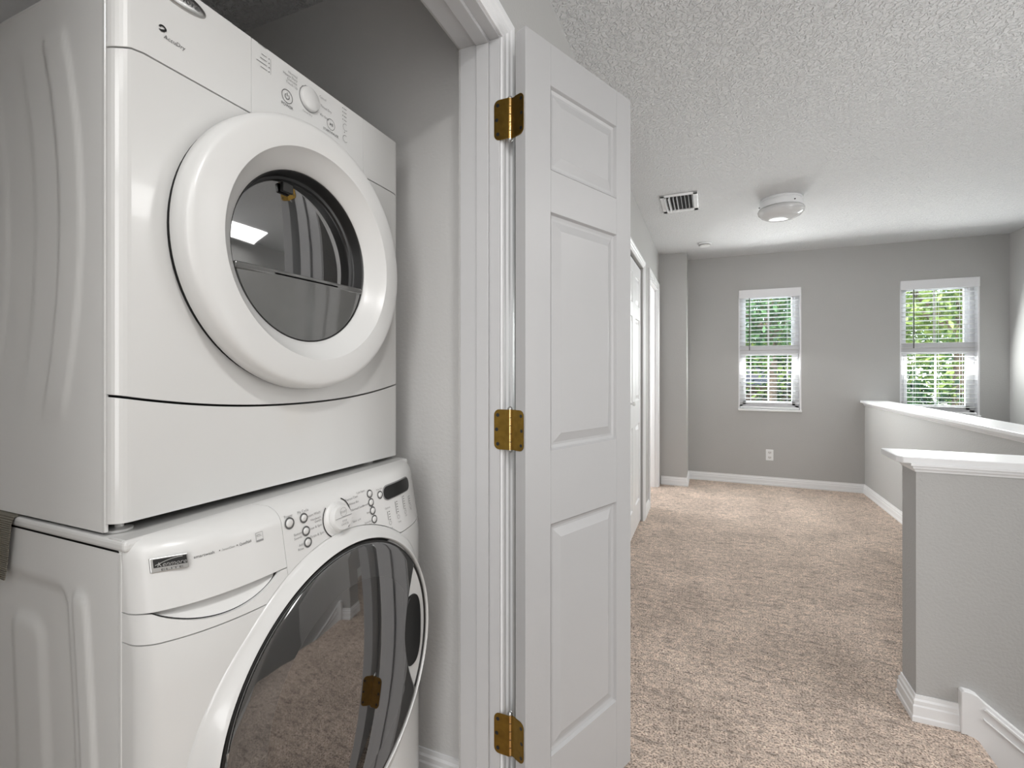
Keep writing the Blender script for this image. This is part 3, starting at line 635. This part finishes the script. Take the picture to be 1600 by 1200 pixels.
# ---- washer (lower machine)
def xs(Y, z):
    u = min(1, abs((Y - YC) / .3435)); b = .062 * (1 - u ** 5)
    base = -.738 if z < .8 else -.738 - (z - .8) / .15 * .027
    x = base + b
    x -= rnd_corner(Y, .02)
    if z > .942: dz = min(z - .942, .0299); x -= .03 - math.sqrt(.0009 - dz * dz)
    return x
wa = empty('washing_machine', (-1.13, YC, 0), 'white front loading washing machine with large smoked glass door, lower machine of the stack', 'washer')
def rsd(x, z, x0, x1, zt, zb, r):
    cx, hx = (x0 + x1) / 2, (x1 - x0) / 2 - r; cz, hz = (zt + zb) / 2, (zt - zb) / 2 - r
    dx, dz = max(abs(x - cx) - hx, 0), max(abs(z - cz) - hz, 0)
    return math.hypot(dx, dz) - r
def hw(x, z):
    s_ = .115 * (.86 - z) - .09 * (.86 - z) ** 2; x = x - s_
    a = -.005 * sm(-rsd(x, z, -1.30, -.925, .878, .05, .03) / .014 + .3)
    a += .005 * sm(-rsd(x, z, -1.11, -1.005, .812, .05, .035) / .03 + .3)
    a += .0045 * sm(-rsd(x, z, -.907, -.865, .878, .05, .018) / .012 + .3)
    return a
bm = new(); side_sheet(bm, -1.46, -.786, .02, .953, hw, YA, -1, 150, 120); obj('cabinet_side', bm, M['enamel_side'], wa, smooth=True)
bm = new(); side_sheet(bm, -1.46, -.786, .02, .953, lambda x, z: 0, YB, 1, 2, 2); obj('cabinet_side', bm, M['enamel_side'], wa, smooth=True)
bm = new(); box(bm, -1.46, -.80, YA + .007, YB - .007, .02, .952); obj('cabinet', bm, M['gap'], wa)
bm = new(); box(bm, -.789, -.782, YA - .001, YA + .006, .02, .953); obj('edge_strip', bm, M['enamel'], wa, bevel=.001)
bm = new(); box(bm, -.789, -.782, YB - .006, YB + .001, .02, .953); obj('edge_strip', bm, M['enamel'], wa, bevel=.001)
bm = new(); box(bm, -1.46, -.772, YA - .002, YB + .002, .9545, .9720); obj('top_panel', bm, M['enamel'], wa, bevel=.006, seg=3)
WCY, WCZ, RC = .757, .58, .308
def circ(Y, r=RC):
    d = abs(Y - WCY); return WCZ + math.sqrt(r * r - d * d) if d < r else 0
g2 = .0010
bm = new(); shell(bm, cols_for(YA, YB, 1, 1, .02, 60), lambda Y: .03, lambda Y: .8255 - g2, xs, -.782, 24); obj('front_panel', bm, M['enamel'], wa, smooth='split')
zc1 = .8685
bm = new(); shell(bm, cols_for(YA, .6165, 1, 0, .02, 30), lambda Y: zc1 + g2, lambda Y: .9719, xs, -.782, 18); obj('drawer', bm, M['plastic'], wa, smooth='split')
# drawer grip: strip with a scooped hollow
hz = lambda Y: (lambda q: zc1 - g2 - .030 * (max(0, 1 - ((q - .514) / .088) ** 2)) ** .85)(Y)
bm = new(); shell(bm, cols_for(YA, .6165, 1, 0, .02, 60), lambda Y: max(.8255 + g2, min(circ(Y) + .001, zc1 - .012)), lambda Y: max(hz(Y), max(.8255 + g2, min(circ(Y) + .001, zc1 - .012)) + .0015), xs, -.782, 4); obj('drawer_grip', bm, M['plastic'], wa, smooth='split')
bm = new(); shell(bm, cols_for(.4265, .6015, 0, 0, .02, 40), lambda Y: hz(Y) + .0022, lambda Y: zc1 + .001, lambda Y, z: xs(Y, z) - .004 - .018 * sm((z - hz(Y)) / max(.002, zc1 - hz(Y))), -.79, 8); obj('grip_hollow', bm, M['plastic'], wa, smooth='split')
bm = new(); shell(bm, cols_for(.4265, .6015, 0, 0, .02, 40), lambda Y: hz(Y) + .0002, lambda Y: hz(Y) + .0022, lambda Y, z: xs(Y, z) - .006, -.80, 1); obj('grip_shadow_gap', bm, M['gap'], wa)
# console
bm = new(); shell(bm, cols_for(.6175, YB, 0, 1, .02, 60), lambda Y: max(.8255 + g2, circ(Y) + .0008), lambda Y: .9719, xs, -.782, 22); obj('console', bm, M['plastic'], wa, smooth='split')
# door surround
def polar(bm, rs, xfun, n=160, cy=WCY, cz=WCZ):
    rings = []
    for k, r in enumerate(rs):
        rings.append([bm.verts.new((xfun(k, cy + r * math.cos(2 * math.pi * i / n), cz + r * math.sin(2 * math.pi * i / n)), cy + r * math.cos(2 * math.pi * i / n), cz + r * math.sin(2 * math.pi * i / n))) for i in range(n)])
    for a, b in zip(rings, rings[1:]):
        for i in range(n): bm.faces.new((a[i], a[(i + 1) % n], b[(i + 1) % n], b[i]))
def xsur(k, Y, z):
    s0 = xs(Y, z); t = (k - 1) / 6
    if k == 0: return s0 - .01
    return s0 * (1 - sm(t)) + (-.6690) * sm(t) + (.0012 if k == 1 else .001)
bm = new(); polar(bm, [.3075, .3072, .303, .298, .293, .289, .286, .284], xsur)
nn = len(bm.verts)
rings = [[.284, -.668], [.2825, -.670], [.2820, -.690]]
lathe(bm, [(r, x) for r, x in rings], lambda u, v, h: (h, WCY + u, WCZ + v), 160)
obj('door_surround', bm, M['enamel'], wa, smooth=True)
wp = lambda u, v, h: (h, WCY + u, WCZ + v)
bm = new(); lathe(bm, [(.2822, -.683), (.274, -.684), (.270, -.690)], wp, 160); obj('door_gap', bm, M['gap'], wa)
wd = empty('door', (0, 0, 0)); wd.parent = wa; wd.location = Vector((-.68, WCY, WCZ)) - ORG[wa.name]; ORG[wd.name] = Vector((-.68, WCY, WCZ))
bm = new(); lathe(bm, [(.2775, -.686), (.2780, -.676), (.2765, -.6715), (.2735, -.6705), (.272, -.673), (.272, -.686)], wp, 160); obj('rim', bm, M['dark'], wd, smooth=True)
# smoked window with a bite cut out on the right for the handle
ycut = lambda z: .923 - WCY + .060 * abs((z - (.590 - WCZ)) / .16) ** 1.7
def xg(r): return -.6675 + .018 * (1 - (r / .272) ** 2)
n = 240; rs = [0, .06, .11, .15, .18, .205, .2051, .225, .245, .26, .268, .2715]
def bound(a):
    r = .2715
    c, s_ = math.cos(a), math.sin(a)
    if c > .5:
        lo, hi = .05, .2715
        if hi * c > ycut(hi * s_) and abs(hi * s_) < .235:
            for _ in range(30):
                m_ = (lo + hi) / 2
                if m_ * c > ycut(m_ * s_): hi = m_
                else: lo = m_
            return lo
    return r
bounds = [bound(2 * math.pi * i / n) for i in range(n)]
def glass_part(r_lo, r_hi, name, m):
    bm = new(); rr = [r for r in rs if r_lo - 1e-6 <= r <= r_hi + 1e-6]
    rings = []
    for r in rr:
        if r == 0: rings.append([bm.verts.new(wp(0, 0, xg(0)))]); continue
        ring = []
        for i in range(n):
            a = 2 * math.pi * i / n; q = r
            if r > .15: q = .15 + (r - .15) * (bounds[i] - .15) / (.2715 - .15)
            ring.append(bm.verts.new(wp(q * math.cos(a), q * math.sin(a), xg(q) - (.0006 if r > .2712 else 0))))
        rings.append(ring)
    for A, B in zip(rings, rings[1:]):
        for i in range(n):
            j = (i + 1) % n
            if len(A) == 1: bm.faces.new((A[0], B[i], B[j]))
            else: bm.faces.new((A[i], A[j], B[j], B[i]))
    return obj(name, bm, m, wd, smooth=True)
glass_part(0, .205, 'window_bowl', M['smokedeep']); glass_part(.2051, .2715, 'window_border', M['smoke'])
# glass edge line
bm = new()
for i in range(n):
    a0, a1 = 2 * math.pi * i / n, 2 * math.pi * (i + 1) / n; b0, b1 = bounds[i], bounds[(i + 1) % n]
    p = [wp(b * math.cos(a), b * math.sin(a), xg(b) + h) for b, a, h in ((b0, a0, -.0035), (b1, a1, -.0035), (b1 + .0012, a1, -.004), (b0 + .0012, a0, -.004))]
    bm.faces.new([bm.verts.new(q) for q in p])
obj('glass_edge', bm, M['inkgrey'], wd)
# white handle frame behind the bite and the dark grip recess
bm = new(); N = 40; A = []; B = []
for i in range(N + 1):
    z = -.215 + .43 * i / N; ro = math.sqrt(.2725 ** 2 - z * z); yi = min(ro - .001, max(ycut(z) - .012, .05))
    A.append([bm.verts.new(wp(yi, z, -.681)), bm.verts.new(wp((yi + ro) / 2, z, -.6775)), bm.verts.new(wp(ro, z, -.6745))])
for i in range(N):
    for k in (0, 1): bm.faces.new((A[i][k], A[i][k + 1], A[i + 1][k + 1], A[i + 1][k]))
obj('handle_frame', bm, M['plastic'], wd, smooth=True)
bm = new(); pts = []
for i in range(41):
    a = 2 * math.pi * i / 41; c, s_ = math.cos(a), math.sin(a)
    pts.append((.221 + .035 * math.copysign(abs(c) ** .8, c), -.003 + .086 * math.copysign(abs(s_) ** .75, s_)))
prism(bm, pts, wp, -.682, -.6715); obj('handle', bm, M['dark'], wd, bevel=.002)
bm = new(); box(bm, -.676, -.668, WCY - .268, WCY - .255, .585, .640); box(bm, -.672, -.664, WCY - .266, WCY - .259, .545, .60); obj('door_hinge', bm, M['steel'], wd, bevel=.002)
# console print and controls
def ring_button(Y, z, r):
    bm = new(); arc(bm, Y, z, r, r + .0030, 0, 360, xs, 32); o = obj('button_ring', bm, M['ink'], wa, recalc=False)
    x0 = xs(Y, z); bm = new(); lathe(bm, [(r, -.0005), (r * .96, .002), (r * .7, .0028), (0, .003)], lambda u, v, h: (x0 + h, Y + u, z + v), 24); obj('button', bm, M['plastic'], wa, smooth=True)
ring_button(.633, .9405, .0075)
for Y, z in ((.6655, .9405), (.6665, .9165), (.6675, .8955), (.852, .9405), (.8525, .9215), (.854, .903), (.8555, .884), (.886, .930)): ring_button(Y, z, .0062)
KY, KZ = .747, .918; kx = xs(KY, KZ)
tilt = .18
kp = lambda u, v, h: (kx + h * math.cos(tilt) - v * math.sin(tilt), KY + u, KZ + v * math.cos(tilt) + h * math.sin(tilt))
bm = new(); lathe(bm, [(.0335, -.006), (.0320, .0), (.0285, .003), (.0275, .006), (.0262, .0065), (.0252, .0145), (.0238, .0168), (.0, .0175)], kp, 56); kb = obj('knob', bm, M['plastic'], wa, smooth='split')
kf = lambda Y, z: kx + .0178 - (z - KZ) * math.tan(tilt) + .0002
bm = new(); flat(bm, [(KY - .0225, KZ + .0035), (KY + .0225, KZ + .0035), (KY + .0225, KZ + .0043), (KY - .0225, KZ + .0043)], kf); arc(bm, KY + .001, KZ + .0135, .0085, .0089, 0, 360, kf, 24)
tag(obj('knob_print', bm, M['ink'], kb), kind='stuff')
decal('lettering', 'START', .006, KY + .001, KZ + .0135, kf, M['inkgrey'], kb, 'CENTER'); decal('lettering', 'STOP', .0055, KY + .001, KZ - .004, kf, M['inkgrey'], kb, 'CENTER'); decal('lettering', 'CANCEL', .0055, KY + .001, KZ - .010, kf, M['inkgrey'], kb, 'CENTER')
bm = new(); arc(bm, KY, KZ, .0365, .0388, 135, 235, xs, 30, .0013); arc(bm, KY, KZ, .0375, .0398, 2, 62, xs, 20, .0013); arc(bm, KY, KZ, .0335, .0385, -44, -33, xs, 4, .0013)
tag(obj('dial_arc', bm, M['dark'], wa, recalc=False), kind='stuff')
def pill(bm, y0, y1, z0, z1, d0, d1):
    r = (z1 - z0) / 2; zc = (z0 + z1) / 2
    def half(Y): d = min(Y - y0, y1 - Y); return r * .15 + r * .85 * math.sqrt(max(0, 1 - (1 - min(d, r) / r) ** 2))
    shell(bm, cols_for(y0, y1, 1, 1, r, 20), lambda Y: zc - half(Y), lambda Y: zc + half(Y), lambda Y, z: xs(Y, z) + d1, -.80, 6)
bm = new(); pill(bm, .899, 1.017, .9135, .9435, 0, .0030)
dp = obj('display', bm, M['dark'], wa)
bm = new(); pill(bm, .8965, 1.0195, .911, .946, 0, .0015); obj('display_bezel', bm, M['inkgrey'], dp)
bm = new()
for Y, za, zb in ((.903, .868, .887), (.938, .872, .901), (.972, .874, .905), (1.004, .878, .897)):
    flat(bm, [(Y, za), (Y + .0013, za), (Y + .0013, zb), (Y, zb)], xs)
    for k in range(int((zb - za) / .006) + 1): z = zb - k * .006 - .001; flat(bm, [(Y + .005, z - .0012), (Y + .010, z - .0012), (Y + .010, z + .0002), (Y + .005, z + .0002)], xs, .0006)
    arc(bm, Y + .006, za - .008, .0040, .0046, 0, 360, xs, 20)
tag(obj('panel_print', bm, M['ink'], wa, recalc=False), kind='stuff')
for txt, Y, z, s_, al in (('Power', .634, .9525, .0068, 'CENTER'), ('My Cycle', .667, .9525, .0068, 'CENTER'), ('Button', .656, .917, .0062, 'RIGHT'), ('Sounds', .656, .910, .0062, 'RIGHT'), ('Add', .657, .896, .0062, 'RIGHT'), ('Rinse', .657, .889, .0062, 'RIGHT'),
        ('Custom Wash', .706, .941, .0068, 'RIGHT'), ('Handwash', .706, .932, .0062, 'RIGHT'), ('Gentle', .706, .9265, .0062, 'RIGHT'), ('Rinse & Spin', .706, .917, .0068, 'RIGHT'), ('Drain & Spin', .709, .902, .0068, 'RIGHT'),
        ('Express Clean', .776, .945, .0066, 'LEFT'), ('Whites Bio', .784, .934, .0066, 'LEFT'), ('Normal/Casual', .788, .921, .0066, 'LEFT'), ('Cycle Signal', .838, .951, .0055, 'RIGHT'), ('Prewash', .843, .921, .006, 'RIGHT'), ('Stain', .845, .903, .006, 'RIGHT'), ('Extended', .846, .884, .006, 'RIGHT'), ('Spin', .846, .878, .006, 'RIGHT'),
        ('Delay Start', .886, .943, .005, 'CENTER'), ('Options', .906, .895, .006, 'CENTER'), ('Spin', .911, .848, .0055, 'CENTER'), ('Temp', .946, .852, .0055, 'CENTER'), ('Soil', .980, .857, .0055, 'CENTER'), ('Dry', 1.012, .863, .0055, 'CENTER')):
    decal('lettering', txt, s_, Y, z, xs, M['inkgrey'], wa, al)
decal('lettering', 'Select cycle', .0052, .789, .897, xs, M['inkgrey'], wa, 'LEFT')
decal('lettering', 'smartwash', .0062, .474, .9340, xs, M['ink'], wa, 'LEFT'); decal('lettering', '\u2022', .007, .5065, .934, xs, M['ink'], wa, 'LEFT')
decal('lettering', 'SensorClean', .0048, .5115, .934, xs, M['inkgrey'], wa, 'LEFT', sx=.75); decal('lettering', '\u2022', .008, .5325, .934, xs, M['ink'], wa, 'LEFT'); decal('lettering', 'QuietPak4', .0062, .5375, .934, xs, M['ink'], wa, 'LEFT', sx=.75)
bm = new()
for a, b, c, d in ((.5655, .5785, .9430, .9436), (.5655, .5785, .9285, .9315), (.5655, .5661, .9285, .9436), (.5779, .5785, .9285, .9436), (.568, .576, .9370, .9376)): flat(bm, [(a, c), (b, c), (b, d), (a, d)], xs)
arc(bm, .571, .9335, .006, .0068, 60, 130, xs, 8)
tag(obj('energy_mark', bm, M['inkgrey'], wa, recalc=False), kind='stuff')
bm = new(); prism(bm, [(.428, .9235), (.465, .9235), (.465, .9445), (.428, .9445)], lambda u, v, h: (xs(.44, .93) + (u - .44) * .75 - (v - .93) * .18 + h, u, v), -.001, .0022); bd = obj('badge', bm, M['steel'], wa, bevel=.001)
bx = lambda Y, z: xs(.44, .93) + (Y - .44) * .75 - (z - .93) * .18 + .0023
bm = new(); flat(bm, [(.4310, .9305), (.4635, .9305), (.4635, .9425), (.4310, .9425)], bx, .0001); obj('badge_field', bm, M['dark'], bd, recalc=False)
decal('lettering', 'Kenmore', .0088, .448, .9343, bx, M['steel'], bd, 'CENTER', .3, sx=.85); decal('lettering', 'ELITE', .0045, .448, .9268, bx, M['ink'], bd, 'CENTER', sx=2.1)
bm = new()
for k in range(10):
    t0, t1 = k / 10, (k + 1) / 10; q = lambda t: (.4325 + .027 * t, .9335 + .0075 * math.sin(t * 1.7))
    a, b = q(t0), q(t1); flat(bm, [a, b, (b[0], b[1] + .0010), (a[0], a[1] + .0010)], bx, .0004)
obj('badge_swoosh', bm, M['steel'], bd, recalc=False)
for Y in (.45, 1.06):
    for x in (-.80, -1.42):
        bm = new(); lathe(bm, [(0, 0), (.022, 0), (.022, .012), (.012, .015), (.012, .03), (0, .03)], lambda u, v, h: (x + u, Y + v, h), 14); obj('foot', bm, M['dark'], wa)
# webbing strap hanging between the machines
bm = new(); W0, W1 = -1.170, -1.073; path = [(.60, .9735), (.44, .9735), (.415, .9735), (.4075, .971), (.4040, .963), (.4030, .95), (.4035, .92), (.4045, .895), (.403, .871)]
prev = None
for k, (Y, z) in enumerate(path):
    nrm = (0, -.0, .0018) if k < 3 else ((0, -.0012, .0012) if k < 5 else (0, -.0018, 0)); dz = -.0
    xa, xb = (W0, W1) if k < 6 else (W0 - .0, W1 - .006 * (k - 5) - .001)
    r = [bm.verts.new(c) for c in ((xa, Y, z), (xb, Y, z + (0 if k < 8 else -.006)), (xb + nrm[0], Y + nrm[1], z + nrm[2] + (0 if k < 8 else -.006)), (xa, Y + nrm[1], z + nrm[2] + 0))]
    if prev:
        for i in range(4): bm.faces.new((prev[i], prev[(i + 1) % 4], r[(i + 1) % 4], r[i]))
    prev = r
bm.faces.new(prev)
o = obj('webbing_strap', bm, M['strap'], None); tag(o, 'grey brown woven strap hanging over the washing machine side below the dryer', 'strap')
# ---------------------------------------------------------------- outside
bm = new(); box(bm, -30, 40, 6.2, 60, -3.3, -3.0); tag(obj('lawn', bm, M['grass']), 'green lawn outside, far below the far windows', 'lawn', kind='structure')
def tree(x, y, zc, r, m, label, n=5200, size=.13, seed=1, squash=1.0, group=None):
    rnd = random.Random(seed)
    t = empty('tree', (x, y, -3), label, 'tree', group)
    bm = new(); tube(bm, (x, y, -3), (x + .1, y, zc), .14, 8, .05)
    for k in range(5):
        a = rnd.uniform(0, 6.28); tube(bm, (x + .07, y, zc - r * .5), (x + math.cos(a) * r * .6, y + math.sin(a) * r * .6, zc + rnd.uniform(-.1, .5) * r), .05, 6, .012)
    obj('trunk', bm, M['bark'], t)
    blobs = [(Vector((rnd.gauss(0, .45), rnd.gauss(0, .45), rnd.gauss(0, .45) * squash)) * r, r * rnd.uniform(.3, .5)) for _ in range(22)]
    V = []; F = []
    for i in range(n):
        c, br = blobs[rnd.randrange(22)]
        d = Vector((rnd.gauss(0, 1), rnd.gauss(0, 1), rnd.gauss(0, 1))).normalized()
        p = Vector((x, y, zc)) + c + d * br * rnd.uniform(.75, 1.05)
        u = Vector((rnd.gauss(0, 1), rnd.gauss(0, 1), rnd.gauss(0, 1) - .3)).normalized(); w = u.cross(d)
        if w.length < .1: continue
        w.normalize(); L = size * rnd.uniform(.6, 1.3); k = len(V); b_ = d * L * .12
        V += [p, p + u * L * .5 + w * L * .22 + b_, p + u * L, p + u * L * .5 - w * L * .22 + b_]; F.append((k, k + 1, k + 2, k + 3))
    me = bpy.data.meshes.new('foliage'); me.from_pydata(V, [], F)
    tag(link_mesh('foliage', me, m, t), kind='stuff')
def frond_tree(x, y, zc, m, label, seed):
    rnd = random.Random(seed); t = empty('palm', (x, y, -3), label, 'palm')
    bm = new(); tube(bm, (x, y, -3), (x, y, zc), .13, 10, .09); obj('trunk', bm, M['bark'], t)
    for k in range(16):
        a = k * 2.4; el = rnd.uniform(-.1, 1.1); ln = rnd.uniform(1.3, 1.8); V = []; F = []
        hd = Vector((math.cos(a), math.sin(a), 0)); pts = []
        for i in range(15):
            s_ = i / 14; pts.append(Vector((x, y, zc)) + hd * ln * s_ * math.cos(el * .6) + Vector((0, 0, ln * (s_ * math.sin(el) - .55 * s_ * s_))))
        side = hd.cross(Vector((0, 0, 1)))
        for i in range(1, 15):
            for q in (0, .5):
                p = pts[i - 1].lerp(pts[i], q); L = .42 * math.sin(math.pi * min(1, (i + .5) / 15) ** .7) + .06
                for sg in (-1, 1):
                    e = p + side * sg * L + hd * L * .5 - Vector((0, 0, L * .35)); k0 = len(V)
                    V += [p, p.lerp(e, .4) + hd * .02, e, p.lerp(e, .4) - hd * .02]; F.append((k0, k0 + 1, k0 + 2, k0 + 3))
        me = bpy.data.meshes.new('frond'); me.from_pydata(V, [], F); link_mesh('frond', me, m, t)
tree(1.0, 9.6, 2.6, 1.7, M['leafB'], 'dense green tree filling the upper left far window', seed=3)
tree(-.2, 12.0, 3.4, 2.2, M['leafA'], 'bright yellow green tree far behind the left far window', seed=4, size=.17)
tree(2.6, 13.0, 3.2, 2.3, M['leafA'], 'bright yellow green tree between the two far windows', seed=5, size=.17)
tree(3.9, 10.4, 2.7, 1.8, M['leafA'], 'pale leafy tree filling the upper right far window', seed=6, size=.15)
tree(5.8, 13.5, 3.2, 2.4, M['leafB'], 'green tree far behind the right far window', seed=8, size=.17)
tree(3.5, 9.2, -.3, 1.5, M['leafC'], 'dark shrub low outside the right far window', seed=9, n=4200)
tree(1.6, 10.8, -.2, 1.5, M['leafC'], 'dark shrub low outside the left far window', seed=10, n=4200)
tree(5.2, 11.5, -.3, 1.7, M['leafB'], 'green shrub low behind the right far window', seed=12, n=4000)
tree(-.3, 9.4, -1.2, 1.6, M['leafC'], 'dark low shrub below the left far window', seed=31, n=4200)
tree(2.3, 12.6, -1.2, 1.9, M['leafC'], 'dark shrub at mid distance between the far windows', seed=32, n=4500)
tree(6.6, 14.5, -1, 2.2, M['leafC'], 'dark shrub at mid distance right of the far windows', seed=33, n=4500)
frond_tree(3.0, 8.4, .35, M['leafA'], 'small palm with yellow green fronds low outside the right far window', 11)
hs = empty('neighbour_house', (-.6, 15.5, -3), 'brown neighbouring house low behind the left far window', 'house')
bm = new(); box(bm, -3.6, 2.6, 14.5, 18, -3, .85); obj('wall', bm, M['brownwall'], hs)
bm = new(); prism(bm, [(14.1, .8), (18.4, .8), (16.2, 1.25)], lambda u, v, h: (h, u, v), -3.9, 2.9); obj('roof', bm, M['darkroof'], hs)
tree(4, 36, .2, 6, M['leafC'], 'dark treeline at the end of the garden', seed=41, n=9000, size=.8, squash=.5)
bk = empty('fence', (4, 20, -3), 'dark hedge line at the end of the garden', 'hedge')
tree(-4, 24, 1.5, 4.2, M['leafB'], 'big tree at the back of the garden, left', seed=21, size=.4, n=6000)
tree(10, 23, 1.5, 4.2, M['leafB'], 'big tree at the back of the garden, right', seed=22, size=.4, n=6000)
bpy.data.objects.remove(bk)
